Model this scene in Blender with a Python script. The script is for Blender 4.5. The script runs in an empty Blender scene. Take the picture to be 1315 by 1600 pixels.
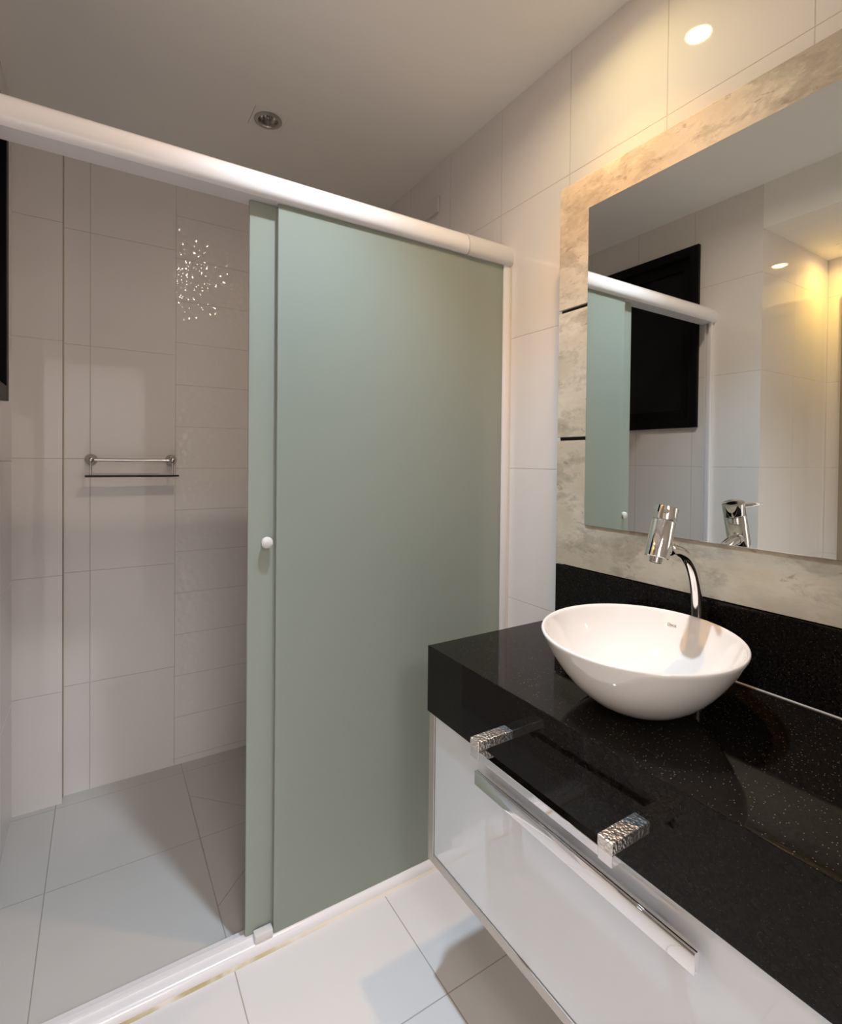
import bpy, bmesh, math, random
from mathutils import Vector, Matrix

S = bpy.context.scene
C = S.collection

# ------------------------------------------------------------------ camera
cam_d = bpy.data.cameras.new('camera')
cam = bpy.data.objects.new('camera', cam_d)
C.objects.link(cam)
RIGHT = Vector((0.84805, -0.52982, 0.0103))
DOWN = Vector((0.00179, -0.01657, -0.99986))
FWD = Vector((0.52992, 0.84795, -0.0131))
cam.matrix_world = Matrix((
    (RIGHT.x, -DOWN.x, -FWD.x, 0.0),
    (RIGHT.y, -DOWN.y, -FWD.y, 0.0),
    (RIGHT.z, -DOWN.z, -FWD.z, 1.3),
    (0, 0, 0, 1)))
cam_d.sensor_fit = 'HORIZONTAL'
cam_d.sensor_width = 36.0
cam_d.lens = 800.23 / 1315 * 36.0
cam_d.shift_y = -(800 - 729.37) / 1315
cam_d.clip_start = 0.02
S.camera = cam

# ------------------------------------------------------------------ world, exposure
world = bpy.data.worlds.new('night')
S.world = world
world.use_nodes = True
bg = world.node_tree.nodes['Background']
bg.inputs[0].default_value = (0.02, 0.03, 0.05, 1)
bg.inputs[1].default_value = 0.05
S.view_settings.view_transform = 'Standard'
S.view_settings.look = 'None'
S.view_settings.gamma = 1.0
S.view_settings.use_curve_mapping = False
S.view_settings.exposure = 0.12
S.cycles.max_bounces = 16
S.cycles.diffuse_bounces = 8
S.cycles.glossy_bounces = 8
S.cycles.transmission_bounces = 8
S.cycles.caustics_reflective = False
S.cycles.caustics_refractive = False
S.cycles.sample_clamp_indirect = 6.0

# lamp power, colour and beam; each lamp's light is made in its fixture's builder
COOL = dict(spill=5.4, spill_color=(1.0, .79, .64), beam=108.0, beam_angle=98, color=(.50, .75, 1.0), spread=165, radius=.026)
WARM = dict(spill=1.1, spill_color=(1.0, .82, .34), beam=38.0, beam_angle=90, color=(1.0, .47, .16), spread=150, radius=.020)
ALCOVE = dict(spill=1.4, spill_color=(1.0, .58, .10), beam=7.0, beam_angle=120, color=(1.0, .66, .07), spread=160, radius=.020)
HALL_FILL = dict(power=47.0, color=(1.0, .96, .97), radius=.42)  # added fill lamp, out of view behind the camera

# ------------------------------------------------------------------ main measures (metres)
XR, XL = 1.20, -0.27          # right wall, left wall
YB, YF = 2.366, -0.60         # back wall of the shower, wall behind the camera
ZC = 2.54                     # ceiling
YH = -2.9                     # far end of the added, unseen hall behind the doorway
DX0, DX1, DZ = -.46, .34, 2.10  # added doorway in the unseen wall behind the camera
XA, YA, ZA = -.94, 1.14, 2.345  # alcove: far wall, end face, ceiling
T = 0.1


# ------------------------------------------------------------------ helpers
def tag(o, label=None, cat=None, group=None, kind=None):
    if label: o['label'] = label
    if cat: o['category'] = cat
    if group: o['group'] = group
    if kind: o['kind'] = kind
    return o


def thing(name, label, cat, loc=(0, 0, 0), group=None):
    o = bpy.data.objects.new(name, None)
    o.empty_display_size = 0.05
    C.objects.link(o)
    o.location = loc
    return tag(o, label, cat, group)


def obj(name, bm, mat, parent=None, smooth=None):
    """Link a bmesh (given in world coordinates) as one mesh object."""
    me = bpy.data.meshes.new(name)
    bmesh.ops.recalc_face_normals(bm, faces=bm.faces)
    if parent is not None:
        off = Vector((0, 0, 0))
        q = parent
        while q is not None:
            off += q.location
            q = q.parent
        bmesh.ops.translate(bm, verts=bm.verts, vec=-off)
    bm.to_mesh(me)
    bm.free()
    if smooth is not None:
        for p in me.polygons:
            p.use_smooth = True
        me.set_sharp_from_angle(angle=math.radians(smooth))
    me.materials.append(mat)
    o = bpy.data.objects.new(name, me)
    C.objects.link(o)
    if parent is not None:
        o.parent = parent
    return o


def struct(name, bm, mat, parent=None):
    o = obj(name, bm, mat, parent)
    if parent is None:
        o['kind'] = 'structure'
    return o


def add_box(bm, x0, x1, y0, y1, z0, z1, bevel=0.0, seg=2):
    r = bmesh.ops.create_cube(bm, size=1.0)
    vs = r['verts']
    for v in vs:
        v.co = Vector((x0 + (v.co.x + .5) * (x1 - x0), y0 + (v.co.y + .5) * (y1 - y0), z0 + (v.co.z + .5) * (z1 - z0)))
    if bevel > 0:
        es = list({e for v in vs for e in v.link_edges})
        bmesh.ops.bevel(bm, geom=es, offset=bevel, segments=seg, affect='EDGES', profile=0.5)
    return bm


def box(*a, **k):
    return add_box(bmesh.new(), *a, **k)


def add_lathe(bm, profile, center, axis=(0, 0, 1), n=48, sx=1.0, sy=1.0, rot=0.0):
    """profile: (radius, height) pairs along the axis from the centre."""
    ax = Vector(axis).normalized()
    ref = Vector((1, 0, 0)) if abs(ax.x) < 0.9 else Vector((0, 1, 0))
    u = (ref - ax * ref.dot(ax)).normalized()
    w = ax.cross(u)
    c = Vector(center)
    rings = []
    for r, h in profile:
        if r < 1e-7:
            rings.append([bm.verts.new(c + ax * h)])
            continue
        ring = []
        for i in range(n):
            a = 2 * math.pi * i / n
            x, y = r * sx * math.cos(a), r * sy * math.sin(a)
            xr, yr = x * math.cos(rot) - y * math.sin(rot), x * math.sin(rot) + y * math.cos(rot)
            ring.append(bm.verts.new(c + u * xr + w * yr + ax * h))
        rings.append(ring)
    for a, b in zip(rings, rings[1:]):
        if len(a) == 1 and len(b) == 1:
            continue
        for i in range(n):
            j = (i + 1) % n
            if len(a) == 1:
                bm.faces.new((a[0], b[i], b[j]))
            elif len(b) == 1:
                bm.faces.new((a[i], a[j], b[0]))
            else:
                bm.faces.new((a[i], a[j], b[j], b[i]))
    return bm


def lathe(*a, **k):
    return add_lathe(bmesh.new(), *a, **k)


def add_tube(bm, pts, r, n=20, cap=True):
    pts = [Vector(p) for p in pts]
    m = len(pts)
    rad = r if isinstance(r, (list, tuple)) else [r] * m
    prev = None
    rings = []
    for i, p in enumerate(pts):
        t = (pts[min(i + 1, m - 1)] - pts[max(i - 1, 0)]).normalized()
        if prev is None:
            ref = Vector((0, 1, 0)) if abs(t.y) < 0.9 else Vector((1, 0, 0))
            u = (ref - t * ref.dot(t)).normalized()
        else:
            u = (prev - t * prev.dot(t)).normalized()
        prev = u
        w = t.cross(u)
        rings.append([bm.verts.new(p + (u * math.cos(2 * math.pi * k / n) + w * math.sin(2 * math.pi * k / n)) * rad[i]) for k in range(n)])
    for a, b in zip(rings, rings[1:]):
        for i in range(n):
            j = (i + 1) % n
            bm.faces.new((a[i], a[j], b[j], b[i]))
    if cap:
        bm.faces.new(rings[0][::-1])
        bm.faces.new(rings[-1])
    return bm


def add_extrude_x(bm, section, x0, x1):
    """section: closed list of (y, z) swept along X."""
    a = [bm.verts.new((x0, y, z)) for y, z in section]
    b = [bm.verts.new((x1, y, z)) for y, z in section]
    n = len(section)
    for i in range(n):
        j = (i + 1) % n
        bm.faces.new((a[i], a[j], b[j], b[i]))
    bm.faces.new(a[::-1])
    bm.faces.new(b)
    return bm


def smooth_curve(pts, per=8):
    """Catmull-Rom through the points."""
    P = [Vector(p) for p in pts]
    P = [P[0] * 2 - P[1]] + P + [P[-1] * 2 - P[-2]]
    out = []
    for i in range(1, len(P) - 2):
        for k in range(per):
            t = k / per
            a, b, c, d = P[i - 1], P[i], P[i + 1], P[i + 2]
            out.append(0.5 * ((2 * b) + (c - a) * t + (2 * a - 5 * b + 4 * c - d) * t * t + (3 * b - a - 3 * c + d) * t ** 3))
    out.append(P[-2])
    return out


# ------------------------------------------------------------------ materials
class NT:
    def __init__(self, name):
        self.mat = bpy.data.materials.new(name)
        self.mat.use_nodes = True
        self.t = self.mat.node_tree
        self.bsdf = self.t.nodes['Principled BSDF']
        self.out = self.t.nodes['Material Output']

    def n(self, kind, **props):
        x = self.t.nodes.new(kind)
        for k, v in props.items():
            setattr(x, k, v)
        return x

    def link(self, a, b):
        self.t.links.new(a, b)

    def put(self, sock, v):
        if hasattr(v, 'default_value') or hasattr(v, 'is_linked'):
            self.link(v, sock)
        else:
            sock.default_value = v

    def math(self, op, a, b=None, c=None, clamp=False):
        m = self.n('ShaderNodeMath', operation=op, use_clamp=clamp)
        self.put(m.inputs[0], a)
        if b is not None: self.put(m.inputs[1], b)
        if c is not None: self.put(m.inputs[2], c)
        return m.outputs[0]

    def mix(self, fac, a, b):
        m = self.n('ShaderNodeMix', data_type='RGBA')
        self.put(m.inputs['Factor'], fac)
        self.put(m.inputs[6], a)
        self.put(m.inputs[7], b)
        return m.outputs[2]

    def pos(self):
        g = self.n('ShaderNodeNewGeometry')
        s = self.n('ShaderNodeSeparateXYZ')
        self.link(g.outputs['Position'], s.inputs[0])
        return s.outputs, g.outputs['Position']

    def noise(self, vec, scale, detail=3, rough=.5, dist=0.0):
        x = self.n('ShaderNodeTexNoise')
        if vec is not None: self.link(vec, x.inputs['Vector'])
        x.inputs['Scale'].default_value = scale
        x.inputs['Detail'].default_value = detail
        x.inputs['Roughness'].default_value = rough
        x.inputs['Distortion'].default_value = dist
        return x.outputs['Fac']

    def ramp(self, fac, lo, hi):
        m = self.n('ShaderNodeMapRange', interpolation_type='SMOOTHSTEP')
        self.put(m.inputs['Value'], fac)
        m.inputs['From Min'].default_value = lo
        m.inputs['From Max'].default_value = hi
        return m.outputs['Result']

    def joint(self, coord, off, period, w):
        """1 on a joint, 0 on the tile."""
        a = self.math('DIVIDE', self.math('SUBTRACT', coord, off), period)
        d = self.math('MULTIPLY', self.math('ABSOLUTE', self.math('SUBTRACT', a, self.math('ROUND', a))), period)
        return self.math('SUBTRACT', 1.0, self.ramp(d, w * .35, w))

    def bump(self, height, strength, dist):
        b = self.n('ShaderNodeBump')
        b.inputs['Strength'].default_value = strength
        b.inputs['Distance'].default_value = dist
        self.link(height, b.inputs['Height'])
        self.link(b.outputs['Normal'], self.bsdf.inputs['Normal'])
        return b


def rgb(r, g, b):
    return (r, g, b, 1.0)


def simple(name, color, rough=.4, metal=0.0, coat=0.0, emit=None, estr=0.0, spec=.5):
    m = NT(name)
    b = m.bsdf
    b.inputs['Base Color'].default_value = rgb(*color)
    b.inputs['Roughness'].default_value = rough
    b.inputs['Metallic'].default_value = metal
    b.inputs['Specular IOR Level'].default_value = spec
    b.inputs['Coat Weight'].default_value = coat
    b.inputs['Coat Roughness'].default_value = 0.03
    if emit:
        b.inputs['Emission Color'].default_value = rgb(*emit)
        b.inputs['Emission Strength'].default_value = estr
    return m.mat


TILE = (0.78, 0.74, 0.715)
GROUT = (0.50, 0.45, 0.39)


def tile_material(name, axis, off_h, per_h, off_z, per_z, strip=None, base=TILE, grout=GROUT):
    """Glossy wall tile; axis 0/1 is the horizontal coordinate of the wall."""
    m = NT(name)
    o, vec = m.pos()
    jh = m.joint(o[axis], off_h, per_h, .0016)
    jz = m.joint(o[2], off_z, per_z, .0016)
    j = m.math('MAXIMUM', jh, jz)
    wav = m.noise(vec, 7.0, 1, .4)
    height = m.math('MULTIPLY', wav, .10)
    if strip:
        x0, x1, zo, zp, e0, e1 = strip
        ins = m.math('MULTIPLY', m.math('GREATER_THAN', o[axis], x0), m.math('LESS_THAN', o[axis], x1))
        js = m.math('MAXIMUM', m.joint(o[2], zo, zp, .0016), m.math('MAXIMUM', m.joint(o[axis], x0, 5.0, .0016), m.joint(o[axis], x1, 5.0, .0016)))
        near = m.math('MULTIPLY', m.math('GREATER_THAN', o[axis], x0 - .004), m.math('LESS_THAN', o[axis], x1 + .004))
        j = m.math('ADD', m.math('MULTIPLY', js, near), m.math('MULTIPLY', j, m.math('SUBTRACT', 1.0, near)))
        vo = m.n('ShaderNodeTexVoronoi', feature='SMOOTH_F1')
        m.link(vec, vo.inputs['Vector'])
        vo.inputs['Scale'].default_value = 46
        vo.inputs['Smoothness'].default_value = .6
        rel = m.math('MULTIPLY', vo.outputs['Distance'], 1.25)
        height = m.math('ADD', m.math('MULTIPLY', height, m.math('SUBTRACT', 1.0, ins)), m.math('MULTIPLY', rel, ins))
    height = m.math('SUBTRACT', height, m.math('MULTIPLY', j, .45))
    col = m.mix(m.math('MULTIPLY', j, .75), rgb(*base), rgb(*grout))
    m.link(col, m.bsdf.inputs['Base Color'])
    m.link(m.math('ADD', m.math('MULTIPLY', j, .5), .05), m.bsdf.inputs['Roughness'])
    m.bsdf.inputs['IOR'].default_value = 1.43
    m.bump(height, .55, .003)
    return m.mat


M = {}
M['tile_right'] = tile_material('glossy tile right wall', 1, .462, .3135, .828, .4465)
M['tile_back'] = tile_material('glossy tile back wall', 0, -.035, .300, .42, .436,
                               strip=(.265, .570, .202, .1755, 0, 0))
M['tile_left'] = tile_material('glossy tile left wall', 1, 1.136, .3135, .41, .436)
M['tile_alcove'] = tile_material('glossy tile alcove', 0, -.27, .3135, .41, .436)
M['paint'] = simple('hall wall paint', (.78, .77, .75), .8, spec=.2)
M['ceiling'] = simple('matt ceiling paint', (.88, .86, .82), .9, spec=.15)


def floor_material():
    m = NT('satin floor tile')
    o, vec = m.pos()
    jx = m.joint(o[0], .29, .43, .002)
    jy = m.joint(o[1], 1.003, .43, .002)
    # diagonal falls cut to the drain inside the shower
    dx = m.math('SUBTRACT', o[0], .576)
    dy = m.math('SUBTRACT', o[1], 1.835)
    d1 = m.math('ABSOLUTE', m.math('SUBTRACT', m.math('ABSOLUTE', dx), m.math('ABSOLUTE', dy)))
    diag = m.math('SUBTRACT', 1.0, m.ramp(d1, .0010, .0028))
    ins = m.math('MULTIPLY', m.math('LESS_THAN', m.math('ABSOLUTE', dx), .287), m.math('LESS_THAN', m.math('ABSOLUTE', dy), .287))
    j = m.math('MAXIMUM', m.math('MAXIMUM', jx, jy), m.math('MULTIPLY', diag, ins))
    mott = m.noise(vec, 3.0, 3, .5)
    base = m.mix(mott, rgb(.67, .65, .645), rgb(.71, .695, .69))
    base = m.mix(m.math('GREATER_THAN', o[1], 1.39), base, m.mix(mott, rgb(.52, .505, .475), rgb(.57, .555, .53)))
    m.link(m.mix(m.math('MULTIPLY', j, .85), base, rgb(.30, .275, .24)), m.bsdf.inputs['Base Color'])
    m.link(m.math('ADD', m.math('MULTIPLY', j, .4), .16), m.bsdf.inputs['Roughness'])
    m.bump(m.math('SUBTRACT', m.math('MULTIPLY', mott, .05), m.math('MULTIPLY', j, .4)), .4, .002)
    return m.mat


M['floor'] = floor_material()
M['chrome'] = simple('polished chrome', (.86, .86, .87), .045, 1.0)
M['steel'] = simple('satin steel', (.62, .60, .58), .22, 1.0)
M['aluminium'] = simple('champagne aluminium', (.56, .52, .48), .34, .75)
M['white_alu'] = simple('white coated aluminium', (.78, .755, .76), .2, 0, .3)
M['white_plastic'] = simple('white plastic', (.68, .66, .64), .3)
M['ceramic'] = simple('white glazed ceramic', (.82, .785, .745), .06, 0, .6)
M['back_glass'] = simple('white back-painted glass', (.74, .78, .84), .35, 0, 1.0)
M['back_glass'].node_tree.nodes['Principled BSDF'].inputs['Coat IOR'].default_value = 1.95
M['back_glass'].node_tree.nodes['Principled BSDF'].inputs['Coat Roughness'].default_value = .015
M['carcass'] = simple('white melamine board', (.72, .70, .68), .4)
M['black_alu'] = simple('black anodised aluminium', (.004, .004, .004), .4, spec=.12)
M['night_glass'] = simple('dark window pane', (.004, .005, .006), .03, 0, 0, spec=.2)
M['black_shelf'] = simple('smoked dark glass', (.008, .008, .008), .3, spec=.2)
m = NT('silicone, mildewed on the left')
o, vec = m.pos()
st = m.math('MULTIPLY', m.math('SUBTRACT', 1.0, m.ramp(o[0], .25, .62)), m.ramp(m.noise(vec, 12, 3), .35, .6))
m.link(m.mix(st, rgb(.66, .60, .50), rgb(.40, .31, .13)), m.bsdf.inputs['Base Color'])
m.bsdf.inputs['Roughness'].default_value = .6
M['gold_caulk'] = m.mat
M['white_caulk'] = simple('white silicone', (.72, .68, .62), .5)
M['dark'] = simple('black recess', (.01, .01, .01), .8)
M['mark'] = simple('grey print', (.18, .17, .17), .5)
M['lamp_off'] = simple('unlit lamp lens', (.45, .43, .40), .08, .6)
M['ring'] = simple('brushed nickel', (.50, .48, .45), .3, 1.0)
M['ceiling_plate'] = simple('painted plate', (.86, .84, .80), .7, spec=.2)
M['lamp_cool'] = simple('lit cool lamp', (1, 1, 1), .3, emit=(.9, .94, 1.0), estr=40)
M['fill_hall'] = simple('added fill lamp diffuser', (.9, .9, .9), .4, emit=(1.0, .96, .97), estr=2.0)  # faint glow on the added hall lamp
M['lamp_warm'] = simple('lit warm lamp', (1, 1, 1), .3, emit=(1.0, .75, .45), estr=40)
M['door'] = simple('beige door leaf', (.30, .25, .17), .45)

m = NT('silvered mirror')
m.bsdf.inputs['Base Color'].default_value = rgb(.80, .835, .815)
m.bsdf.inputs['Metallic'].default_value = 1.0
m.bsdf.inputs['Roughness'].default_value = 0.0
M['mirror'] = m.mat


def granite():
    m = NT('polished black granite')
    o, vec = m.pos()
    v1 = m.n('ShaderNodeTexVoronoi', feature='F1')
    m.link(vec, v1.inputs['Vector'])
    v1.inputs['Scale'].default_value = 620
    sep = m.n('ShaderNodeSeparateColor')
    m.link(v1.outputs['Color'], sep.inputs[0])
    fleck = m.math('MULTIPLY', m.math('GREATER_THAN', sep.outputs[0], .978), m.math('LESS_THAN', v1.outputs['Distance'], .42))
    cloud = m.noise(vec, 210, 3, .6)
    base = m.mix(m.ramp(cloud, .30, .72), rgb(.0036, .0031, .0028), rgb(.0125, .0098, .0077))
    m.link(m.mix(m.math('MULTIPLY', fleck, .75), base, rgb(.26, .20, .14)), m.bsdf.inputs['Base Color'])
    m.bsdf.inputs['Roughness'].default_value = .055
    m.bsdf.inputs['IOR'].default_value = 1.27
    return m.mat


M['granite'] = granite()


def patina():
    m = NT('worn concrete-look laminate')
    o, vec = m.pos()
    mp = m.n('ShaderNodeMapping')
    m.link(vec, mp.inputs['Vector'])
    mp.inputs['Scale'].default_value = (1, .7, 1.4)
    big = m.noise(mp.outputs[0], 4.5, 4, .55)
    med = m.noise(mp.outputs[0], 14, 9, .68, .3)
    fine = m.noise(mp.outputs[0], 55, 8, .7)
    mixn = m.math('ADD', m.math('MULTIPLY', big, .35), m.math('ADD', m.math('MULTIPLY', med, .50), m.math('MULTIPLY', fine, .15)))
    patch = m.ramp(mixn, .465, .565)
    base = m.mix(m.ramp(m.noise(mp.outputs[0], 7, 6, .6), .35, .65), rgb(.49, .43, .33), rgb(.63, .57, .455))
    brown = m.mix(m.ramp(fine, .4, .6), rgb(.30, .255, .19), rgb(.39, .34, .262))
    c1 = m.mix(m.math('MULTIPLY', patch, .85), base, brown)
    spot = m.ramp(m.noise(mp.outputs[0], 26, 6, .65, .5), .615, .66)
    m.link(m.mix(m.math('MULTIPLY', spot, .55), c1, rgb(.22, .175, .125)), m.bsdf.inputs['Base Color'])
    m.bsdf.inputs['Roughness'].default_value = .55
    m.bump(fine, .15, .002)
    return m.mat


M['patina'] = patina()


def frosted():
    m = NT('frosted green glass')
    m.t.nodes.remove(m.bsdf)
    d = m.n('ShaderNodeBsdfDiffuse')
    d.inputs['Color'].default_value = rgb(.67, .745, .65)
    tr = m.n('ShaderNodeBsdfTranslucent')
    tr.inputs['Color'].default_value = rgb(.84, .87, .80)
    rf = m.n('ShaderNodeBsdfGlass')
    rf.inputs['Roughness'].default_value = .38
    rf.inputs['IOR'].default_value = 1.45
    rf.inputs['Color'].default_value = rgb(.91, .96, .93)
    gl = m.n('ShaderNodeBsdfGlossy')
    gl.inputs['Roughness'].default_value = .32
    fr = m.n('ShaderNodeFresnel')
    fr.inputs['IOR'].default_value = 1.3

    def mix(f, x, y):
        q = m.n('ShaderNodeMixShader')
        m.put(q.inputs[0], f)
        m.link(x, q.inputs[1])
        m.link(y, q.inputs[2])
        return q.outputs[0]
    a = mix(.45, d.outputs[0], tr.outputs[0])
    b = mix(.38, a, rf.outputs[0])
    c = mix(m.math('MULTIPLY', fr.outputs[0], .5), b, gl.outputs[0])
    m.link(c, m.out.inputs['Surface'])
    return m.mat


M['frosted'] = frosted()


def hammered():
    m = NT('hammered chrome')
    o, vec = m.pos()
    v = m.n('ShaderNodeTexVoronoi', feature='SMOOTH_F1')
    m.link(vec, v.inputs['Vector'])
    v.inputs['Scale'].default_value = 260
    m.bsdf.inputs['Base Color'].default_value = rgb(.84, .80, .76)
    m.bsdf.inputs['Metallic'].default_value = 1.0
    m.bsdf.inputs['Roughness'].default_value = .34
    m.bump(v.outputs['Distance'], .5, .003)
    return m.mat


M['hammered'] = hammered()

# ================================================================== SETTING
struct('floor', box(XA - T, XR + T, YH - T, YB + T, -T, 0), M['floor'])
LAMPS = ((.517, 1.908), (.47, .935), (.94, .85))     # downlights in the main ceiling
HOLE = .0592


def slab_with_holes(x0, x1, y0, y1, z0, z1, holes, h):
    bm = bmesh.new()
    xs = sorted({x0, x1, *[x + k * h for x, _ in holes for k in (-1, 1)]})
    for a, b in zip(xs, xs[1:]):
        mid = (a + b) / 2
        y = y0
        for hx, hy in sorted(holes, key=lambda p: p[1]):
            if abs(mid - hx) < h:
                add_box(bm, a, b, y, hy - h, z0, z1)
                y = hy + h
        add_box(bm, a, b, y, y1, z0, z1)
    return bm


cbm = slab_with_holes(XA - T, XR + T, YF - T, YB + T, ZC, ZC + .06, LAMPS, HOLE)
add_box(cbm, XA - T, XR + T, YH - T, YF - T, ZC, ZC + .06)
add_box(cbm, XA - T, XR + T, YH - T, YB + T, ZC + .06, ZC + .10)
struct('ceiling', cbm, M['ceiling'])
struct('wall_right', box(XR, XR + T, YF - T, YB + T, 0, ZC), M['tile_right'])
struct('wall_back', box(XL - T, XR, YB, YB + T, 0, ZC), M['tile_back'])
# unseen wall behind the camera; doorway added to let fill light in
bm = bmesh.new()
add_box(bm, XA - T, DX0, YF - T, YF, 0, ZC)
add_box(bm, DX1, XR, YF - T, YF, 0, ZC)
add_box(bm, DX0, DX1, YF - T, YF, DZ, ZC)
struct('wall_front', bm, M['tile_alcove'])
bm = bmesh.new()
add_box(bm, XA - T, XA, YH, YF - T, 0, ZC)
add_box(bm, XR, XR + T, YH, YF - T, 0, ZC)
add_box(bm, XA - T, XR + T, YH - T, YH, 0, ZC)
struct('wall_added_hall', bm, M['paint'])  # unseen hall, added to hold and bounce the fill light

# left wall with the window opening
WY0, WY1, WZ0, WZ1 = 1.420, 2.110, 1.476, 2.372
bm = bmesh.new()
add_box(bm, XL - T, XL, YA, WY0, 0, ZC)
add_box(bm, XL - T, XL, WY1, YB, 0, ZC)
add_box(bm, XL - T, XL, WY0, WY1, 0, WZ0)
add_box(bm, XL - T, XL, WY0, WY1, WZ1, ZC)
struct('wall_left', bm, M['tile_left'])
# alcove to the left of the standing place: end face, far wall, lowered ceiling
struct('wall_alcove', box(XA, XL - T, YA, YA + T, 0, ZC), M['tile_alcove'])
struct('wall_far_left', box(XA - T, XA, YF, YA + T, 0, ZC), M['tile_left'])
o = struct('trim_1', slab_with_holes(XA, XL, YF, YA, ZA, ZC, ((-.80, .98),), HOLE), M['ceiling'])
tag(o, 'lowered plaster ceiling over the alcove seen in the mirror', None)
# tiled pier in the shower corner
o = struct('trim_2', box(XL, -.1215, 2.320, YB, 0, ZC), M['tile_back'])
tag(o, 'shallow tiled pier in the left corner of the shower')
# silicone line down the pier's inner corner
o = struct('trim_3', box(-.1215, -.1185, 2.3615, YB, 0, ZC, bevel=.001), simple('mildewed silicone', (.50, .46, .36), .7))

# black window
win = thing('window_1', 'black aluminium framed window in the left wall over the shower', 'window', (XL, (WY0 + WY1) / 2, WZ0))
win['kind'] = 'structure'
bm = bmesh.new()
fx0, fx1 = XL - .07, XL + .018
fw = .045
add_box(bm, fx0, fx1, WY0, WY0 + fw, WZ0, WZ1, bevel=.002)
add_box(bm, fx0, fx1, WY1 - fw, WY1, WZ0, WZ1, bevel=.002)
add_box(bm, fx0, fx1, WY0 + fw, WY1 - fw, WZ0, WZ0 + fw, bevel=.002)
add_box(bm, fx0, fx1, WY0 + fw, WY1 - fw, WZ1 - fw, WZ1, bevel=.002)
obj('window_frame', bm, M['black_alu'], win)
bm = bmesh.new()
a0, a1, b0, b1 = WY0 + fw, WY1 - fw, WZ0 + fw, WZ1 - fw
sw = .05
sx0, sx1 = XL - .055, XL - .015
add_box(bm, sx0, sx1, a0, a0 + sw, b0, b1, bevel=.002)
add_box(bm, sx0, sx1, a1 - sw, a1, b0, b1, bevel=.002)
add_box(bm, sx0, sx1, a0 + sw, a1 - sw, b0, b0 + sw, bevel=.002)
add_box(bm, sx0, sx1, a0 + sw, a1 - sw, b1 - sw, b1, bevel=.002)
sash = obj('sash', bm, M['black_alu'], win)
obj('pane', box(XL - .042, XL - .034, a0 + sw - .005, a1 - sw + .005, b0 + sw - .005, b1 - sw + .005), M['night_glass'], sash)

# door in the alcove's far wall
dr = thing('door_1', 'beige door in the far wall of the alcove, seen in the mirror', 'door', (XA, .62, 0))
dr['kind'] = 'structure'
obj('door_leaf', box(XA, XA + .018, .26, 1.00, .006, 2.10, bevel=.002), M['door'], dr)
bm = bmesh.new()
add_box(bm, XA, XA + .026, 1.003, 1.07, 0, 2.17, bevel=.003)
add_box(bm, XA, XA + .026, .19, .257, 0, 2.17, bevel=.003)
add_box(bm, XA, XA + .026, .257, 1.003, 2.103, 2.17, bevel=.003)
obj('door_frame', bm, M['door'], dr)
hb = bmesh.new()
add_lathe(hb, [(0, 0), (.024, 0), (.024, .006), (.009, .008), (.009, .04), (0, .04)], (XA + .018, .33, 1.02), (1, 0, 0), 24)
add_tube(hb, [(XA + .054, .33, 1.02), (XA + .056, .44, 1.02)], .008, 12)
obj('door_handle', hb, M['steel'], dr, 40)

# ================================================================== SHOWER ENCLOSURE
YG = 1.352   # front face of the fixed glass
en = thing('shower_enclosure', 'white framed shower enclosure with a wide fixed green frosted glass panel', 'shower screen', (.46, 1.37, 0))
sec = [(1.405, 1.972), (1.405, 2.040), (1.398, 2.047), (1.385, 2.050), (1.370, 2.048), (1.355, 2.041), (1.343, 2.030),
       (1.336, 2.016), (1.333, 2.002), (1.334, 1.988), (1.338, 1.977), (1.345, 1.972)]
rail = obj('top_rail', add_extrude_x(bmesh.new(), sec, XL, 1.0100), M['white_alu'], en, 35)
sec2 = [(y + (.0012 if y > 1.37 else -.0012), z + (.0012 if z > 2.01 else -.0012)) for y, z in sec]
obj('rail_end_cap', add_extrude_x(bmesh.new(), sec2, 1.0122, XR), M['white_plastic'], rail, 35)
# sill track on the floor, rounded towards the room, with a raised inner lip
sec = [(1.337, 0), (1.337, .008), (1.340, .017), (1.345, .023), (1.352, .026), (1.372, .027), (1.372, .034), (1.384, .034), (1.384, .027), (1.408, .024), (1.412, .018), (1.412, 0)]
sill = obj('sill_track', add_extrude_x(bmesh.new(), sec, XL, XR), M['white_alu'], en, 35)
obj('silicone_bead', add_extrude_x(bmesh.new(), [(1.3375, 0), (1.3375, .0045), (1.333, .002), (1.329, 0)], XL, XR), M['gold_caulk'], sill)
gb = bmesh.new()
add_box(gb, .345, .392, 1.346, 1.370, .024, .046, bevel=.0025)
add_box(gb, .350, .387, 1.3815, 1.3865, .022, .052, bevel=.0015)
obj('door_guide', gb, M['white_plastic'], sill, 35)
jr = obj('wall_jamb', box(1.170, XR, 1.346, 1.392, .027, 1.975, bevel=.002), M['white_alu'], en, 35)
obj('silicone_bead', box(1.1955, XR, 1.3415, 1.3465, .0, 1.975, bevel=.001), M['gold_caulk'], jr)
lj = bmesh.new()
add_box(lj, XL, XL + .003, 1.350, 1.381, .027, 1.972)
add_box(lj, XL + .003, XL + .022, 1.350, 1.362, .027, 1.972, bevel=.001)
add_box(lj, XL + .003, XL + .022, 1.378, 1.381, .027, 1.972)
obj('wall_jamb', lj, M['white_alu'], en, 35)
obj('fixed_panel', box(.395, 1.170, YG, YG + .008, .027, 1.972, bevel=.001), M['frosted'], en)

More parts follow.
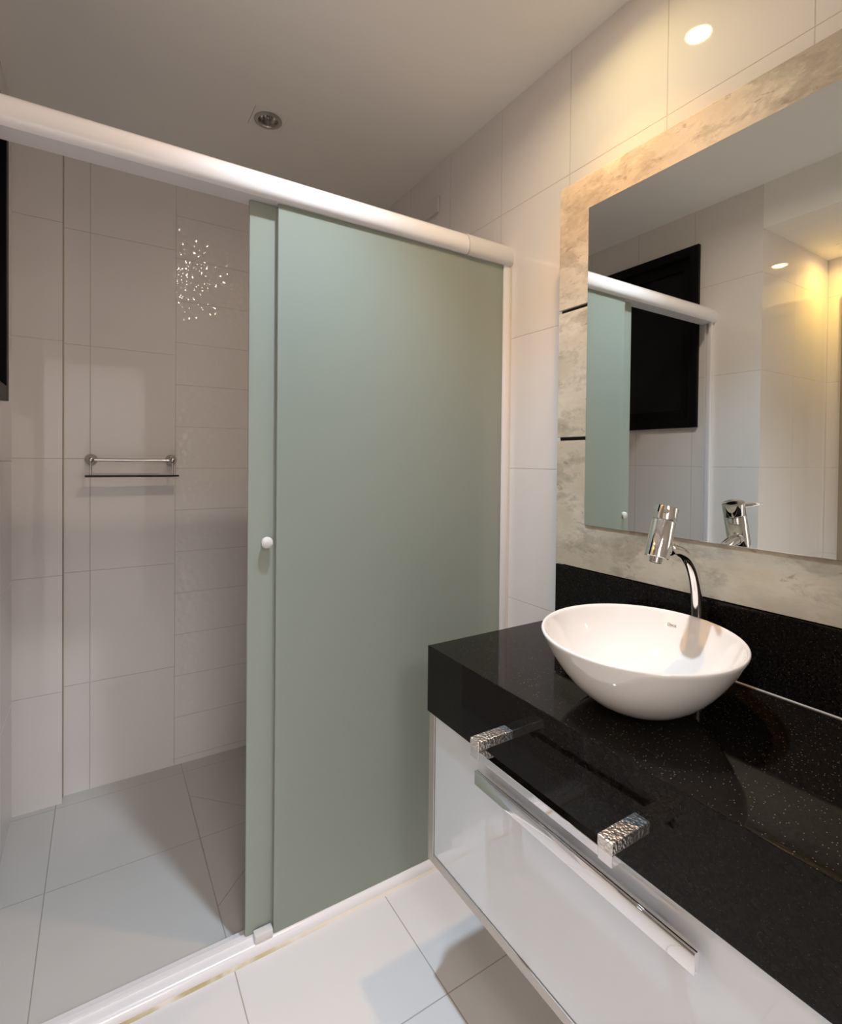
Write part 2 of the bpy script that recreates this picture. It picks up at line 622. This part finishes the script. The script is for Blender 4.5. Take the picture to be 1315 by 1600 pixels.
sd = thing('sliding_shower_door', 'green frosted glass sliding door behind the fixed panel, with white knob', 'shower door', (.74, 1.38, .034))
obj('door_glass', box(.326, 1.10, 1.372, 1.380, .036, 1.970, bevel=.001), M['frosted'], sd)
kb = [(0, .022), (.010, .0218), (.0145, .019), (.0155, .014), (.0145, .009), (.010, .006), (.008, 0), (0, 0)]
for s, y in ((-1, 1.372), (1, 1.380)):
    obj('knob', lathe(kb, (.372, y, 1.078), (0, s, 0), 28), M['white_plastic'], sd, 40)

# ================================================================== VANITY
XF, YE, ZT, ZB = .678, 1.045, .848, .688    # granite front, far end, top, underside
Y0 = -.15
XP = 1.115                                   # plane of the backsplash and mirror panel
ct = thing('vanity_countertop', 'black granite vanity top with a deep front apron, carrying the basin', 'countertop', (.94, .45, ZB))
obj('slab', box(XF, XR - .0005, Y0, YE, ZB, ZT, bevel=.0016), M['granite'], ct)
tag(obj('granite_backsplash', box(XP, XR - .0005, Y0, YE, ZT + .0012, 1.006, bevel=.0015), M['granite']), 'upright black granite backsplash behind the basin, below the mirror panel', 'backsplash')
obj('silicone_joint', box(XP - .0022, XP, Y0, YE, ZT, ZT + .0022), M['white_caulk'], ct)

cb = thing('vanity_cabinet', 'wall-hung white vanity cabinet with aluminium-edged glass drawer under the granite top', 'cabinet', (.93, .45, .323))
XC = .683
obj('body', box(XC + .024, XR - .0005, Y0 + .005, YE - .002, .325, ZB - .001, bevel=.001), M['carcass'], cb)
fr = bmesh.new()
fo = .0225
add_box(fr, XC, XC + .022, Y0, Y0 + fo, .323, ZB - .001, bevel=.0012)
add_box(fr, XC, XC + .022, YE - .002 - fo, YE - .002, .323, ZB - .001, bevel=.0012)
add_box(fr, XC, XC + .022, Y0 + fo, YE - .002 - fo, .323, .323 + .021, bevel=.0012)
dw = obj('drawer', fr, M['aluminium'], cb)
tag(dw, 'drawer front edged in champagne aluminium')
gp = obj('glass_front', box(XC + .003, XC + .0215, Y0 + fo + .001, YE - .003 - fo, .345, ZB - .0015, bevel=.001), M['back_glass'], dw)
tag(gp, 'glossy white glass')
hd = bmesh.new()
add_box(hd, .660, .6632, .368, .834, .627, .656, bevel=.0008)
add_box(hd, .6648, .6740, .368, .834, .627, .656, bevel=.001)
add_box(hd, .6630, .6650, .3695, .8325, .6285, .6545)
for y in (.43, .77):
    add_box(hd, .673, XC + .0035, y - .008, y + .008, .634, .648, bevel=.001)
h = obj('handle', hd, M['chrome'], dw, 35)
tag(h, 'long flat chrome bar handle')

# towel bar on the granite apron
tb = thing('towel_bar', 'short chrome towel bar with hammered brackets on the granite apron', 'towel rail', (XF, .605, .767))
for y0, y1 in ((.740, .765), (.447, .472)):
    bk = obj('bracket', box(.594, XF + .001, y0, y1, .760, .777, bevel=.001), M['hammered'], tb)
    obj('bracket_tip', box(.5945, .6165, y0 + .0005, y1 - .0005, .742, .7598, bevel=.001), M['chrome'], bk)
obj('bar', box(.596, .612, .472, .740, .744, .758, bevel=.001), M['chrome'], tb)

# ---- basin
BC = Vector((.857, .594, ZT + .0006))
BROT = math.atan2(.59, .808)
BA, BB = .197, .178
prof = [(0, .002), (.26, .002), (.285, .0), (.31, .0008), (.39, .0045), (.48, .0125), (.57, .0235), (.66, .0375), (.75, .0555), (.83, .0745),
        (.90, .0945), (.95, .1110), (.980, .1215), (.993, .1262), (.998, .1295), (.993, .1320), (.980, .1330), (.964, .1315), (.951, .1265),
        (.925, .1145), (.87, .0945), (.80, .0740), (.71, .0545), (.59, .0365), (.45, .024), (.30, .016), (.155, .012), (.125, .012), (.12, .006), (0, .006)]
bs = thing('vessel_basin', 'white oval ceramic vessel basin standing on the black granite top', 'basin', tuple(BC))
obj('bowl', lathe([(r * BA, z) for r, z in prof], BC, (0, 0, 1), 96, 1.0, BB / BA, BROT), M['ceramic'], bs, 60)
obj('drain', lathe([(0, .0155), (.010, .0155), (.012, .0145), (.0125, .0135), (.0155, .0140), (.0215, .0135), (.0225, .0122), (.0225, .008), (0, .008)], BC, (0, 0, 1), 32), M['chrome'], bs, 40)
# small grey maker's mark printed on the inner wall near the rim
cu = bpy.data.curves.new('maker_mark', 'FONT')
cu.body = 'Deca'
cu.size = .0088
cu.shear = .25
cu.align_x = 'CENTER'
cu.extrude = .00015
tmp = bpy.data.objects.new('tmp', cu)
C.objects.link(tmp)
bpy.context.view_layer.update()
me = bpy.data.meshes.new_from_object(tmp.evaluated_get(bpy.context.evaluated_depsgraph_get()))
bpy.data.objects.remove(tmp)
me.name = 'maker_mark'
me.materials.clear()
me.materials.append(M['mark'])
phi = math.atan2(.0338, .1436)


def bowl_in(phi, f, z):
    a = phi - BROT
    k = 1 / math.sqrt((math.cos(a) / BA) ** 2 + (math.sin(a) / BB) ** 2)
    return Vector((math.cos(phi) * k * f, math.sin(phi) * k * f, z))


p1, p0 = bowl_in(phi, .925, .1145), bowl_in(phi, .87, .0945)
up = (p1 - p0).normalized()
tx = (bowl_in(phi - .05, .91, .11) - bowl_in(phi + .05, .91, .11)).normalized()
tx = (tx - up * tx.dot(up)).normalized()
nz = tx.cross(up)
mk = bpy.data.objects.new('maker_mark', me)
C.objects.link(mk)
mk.parent = bs
pc = (p0 * .5 + p1 * .5) + nz * .0022
mk.matrix_local = Matrix(((tx.x, up.x, nz.x, pc.x), (tx.y, up.y, nz.y, pc.y), (tx.z, up.z, nz.z, pc.z), (0, 0, 0, 1)))

# ---- tap
FY = .613
FX = 1.086
tp = thing('basin_tap', 'tall chrome basin tap with curved neck and tilted cylindrical spout', 'tap', (FX, FY, ZT))
neck = smooth_curve([(FX, FY, ZT + .012), (FX, FY, .93), (FX - .001, FY, .990), (FX - .007, FY, 1.035), (FX - .022, FY, 1.075), (FX - .047, FY, 1.104), (FX - .078, FY, 1.119), (.978, FY, 1.125), (.962, FY, 1.128)])
nk = obj('neck', add_tube(bmesh.new(), neck, .0118, 24), M['chrome'], tp, 40)
obj('base_flange', lathe([(0, 0), (.024, 0), (.0245, .003), (.022, .010), (.0155, .015), (.012, .016), (0, .016)], (FX, FY, ZT), (0, 0, 1), 36), M['chrome'], tp, 40)
bd = Vector((.0335, 0, .102)).normalized()     # spout axis, leaning back towards the wall at the top
b0 = Vector((.949, FY + .008, 1.1085))
sp = obj('spout', lathe([(0, 0), (.0222, 0), (.0233, .001), (.0233, .0745), (.0225, .0758), (0, .0758)], b0, bd, 40), M['chrome'], tp, 40)
obj('collar', add_lathe(bmesh.new(), [(0, -.006), (.0137, -.006), (.0145, -.004), (.0145, .006), (0, .006)], Vector((.9785, FY + .001, 1.1255)), (1, 0, -.20), 28), M['chrome'], nk, 40)
obj('aerator', lathe([(0, -.011), (.0085, -.011), (.0115, -.010), (.0122, -.002), (.0122, 0), (0, 0)], b0, bd, 28), M['steel'], sp, 40)
hn = obj('control_head', lathe([(0, .0772), (.0225, .0772), (.0233, .0785), (.0233, .1045), (.0222, .1058), (.015, .1062), (.014, .1050), (0, .1050)], b0, bd, 40), M['chrome'], tp, 40)
ld = Vector((-.83, -.555, .10)).normalized()
l0 = b0 + bd * .0965
obj('lever', add_tube(bmesh.new(), [l0 + ld * .016, l0 + ld * .030, l0 + ld * .056, l0 + ld * .058], [.0052, .0050, .0046, .0034], 18), M['chrome'], hn, 40)

# ================================================================== MIRROR
mr = thing('wall_mirror', 'large frameless mirror on a worn concrete-look panel of three boards above the vanity', 'mirror', (XP + .03, .45, 1.008))
for z0, z1 in ((1.0085, 1.359), (1.369, 1.721), (1.731, 2.075)):
    bb = obj('backing_board', box(XP, XP + .009, Y0, YE, z0, z1, bevel=.0008), M['patina'], mr)
obj('backing_frame', box(XP + .0095, XR - .0005, Y0 + .008, YE - .003, 1.012, 2.070), M['dark'], mr)
obj('mirror_glass', box(XP - .0045, XP - .0003, -.05, .940, 1.129, 1.983, bevel=.0006), M['mirror'], mr)

# ================================================================== SHELF IN THE SHOWER
sh = thing('shower_shelf', 'chrome rail with a dark glass shelf on the shower back wall', 'shelf', (.11, YB, 1.22))
YS = 2.300
for x in (-.032, .247):
    fl = bmesh.new()
    add_lathe(fl, [(0, 0), (.0215, 0), (.022, .003), (.019, .010), (.011, .016), (.008, .022), (.008, YB - YS - .012), (0, YB - YS - .012)], (x, YB, 1.289), (0, -1, 0), 28)
    obj('flange', fl, M['steel'], sh, 40)
    obj('ball_end', lathe([(0, -.0125), (.005, -.0115), (.009, -.0087), (.0115, -.005), (.0125, 0), (.0115, .005), (.009, .0087), (.005, .0115), (0, .0125)], (x, YS, 1.289), (0, 0, 1), 24), M['steel'], sh, 50)
    obj('hanger', add_tube(bmesh.new(), [(x, YS, 1.279), (x, YS, 1.2295)], .0035, 12), M['steel'], sh, 40)
obj('rail', add_tube(bmesh.new(), [(-.022, YS, 1.289), (.237, YS, 1.287)], .0058, 16), M['steel'], sh, 40)
obj('shelf_plate', box(-.051, .270, 2.284, 2.318, 1.2225, 1.2295, bevel=.001), M['black_shelf'], sh)

# cover plate high on the right wall inside the shower
pl = obj('cover_plate', box(XR - .012, XR, 1.792, 1.90, 2.337, 2.408, bevel=.003), M['white_plastic'])
tag(pl, 'small white cover plate high on the tiled wall above the shower rail', 'cover plate')


# ================================================================== DOWNLIGHTS
def downlight(name, label, x, y, z, lens, light=None, group='square ceiling downlights'):
    t = thing(name, label, 'ceiling light', (x, y, z), group)
    s, q = .058, .0335
    pb = bmesh.new()
    for a in ((-s, -q, -s, s), (q, s, -s, s), (-q, q, -s, -q), (-q, q, q, s)):
        add_box(pb, x + a[0], x + a[1], y + a[2], y + a[3], z - .0015, z + .002)
    obj('trim_plate', pb, M['ceiling_plate'], t)
    rp = [(.0485, -.0016), (.0490, -.0045), (.0470, -.0058), (.0440, -.0046), (.0415, -.0046), (.0385, -.0066), (.0355, -.0060), (.0335, -.0030), (.0335, .012), (.0485, .012)]
    obj('ring', lathe(rp + rp[:1], (x, y, z), (0, 0, 1), 40), M['ring'], t, 40)
    if light:
        obj('lens', lathe([(0, -.0050), (.032, -.0050), (.0333, -.0040), (.0333, -.0035), (0, -.0035)], (x, y, z), (0, 0, 1), 32), lens, t, 40)
    else:
        obj('reflector', lathe([(.0333, .002), (.031, .016), (.024, .030), (.014, .038), (0, .040)], (x, y, z), (0, 0, 1), 32), M['steel'], t, 40)
        obj('bulb', lathe([(0, .004), (.005, .006), (.0068, .012), (.0068, .030), (.004, .037), (0, .037)], (x, y, z), (0, 0, 1), 20), lens, t, 40)
    if light:
        ld = bpy.data.lights.new('lamp_spill', 'AREA')
        ld.shape = 'DISK'
        ld.size = light['radius'] * 2
        ld.energy = light['spill']
        ld.color = light['spill_color']
        ld.spread = math.radians(light['spread'])
        sl = bpy.data.lights.new('lamp_beam', 'SPOT')
        sl.energy = light['beam']
        sl.color = light['color']
        sl.spot_size = math.radians(light['beam_angle'])
        sl.spot_blend = 1.0
        sl.shadow_soft_size = light['radius']
        for l in (ld, sl):
            lo = bpy.data.objects.new(l.name, l)
            C.objects.link(lo)
            lo.parent = t
            lo.location = (0, 0, -.009)
    return t


downlight('ceiling_downlight', 'unlit square downlight in the ceiling above the shower', *LAMPS[0], ZC, M['lamp_off'])
downlight('ceiling_downlight', 'cool white downlight in the middle of the bathroom ceiling', *LAMPS[1], ZC, M['lamp_cool'], COOL)
downlight('ceiling_downlight', 'warm downlight in the ceiling above the basin', *LAMPS[2], ZC, M['lamp_warm'], WARM)
downlight('ceiling_downlight', 'warm downlight in the lowered alcove ceiling', -.80, .98, ZA, M['lamp_warm'], ALCOVE)

# unseen lamp added in the hall for soft front fill through the doorway
t = thing('hall_fill_lamp', 'added round fill lamp in the unseen hall behind the doorway', 'ceiling light', (-.05, -1.75, ZC))
obj('base_ring', lathe([(.46, 0), (.46, -.03), (.45, -.035), (.442, -.03), (.442, 0), (.46, 0)], (-.05, -1.75, ZC), (0, 0, 1), 40), M['white_plastic'], t, 40)
obj('diffuser', lathe([(0, -.020), (.42, -.020), (.440, -.015), (.440, -.012), (0, -.012)], (-.05, -1.75, ZC), (0, 0, 1), 40), M['fill_hall'], t, 40)
ld = bpy.data.lights.new('hall_fill_light', 'AREA')
ld.shape = 'DISK'
ld.size = HALL_FILL['radius'] * 2
ld.energy = HALL_FILL['power']
ld.color = HALL_FILL['color']
lo = bpy.data.objects.new('hall_fill_light', ld)
C.objects.link(lo)
lo.parent = t
lo.location = (0, 0, -.036)
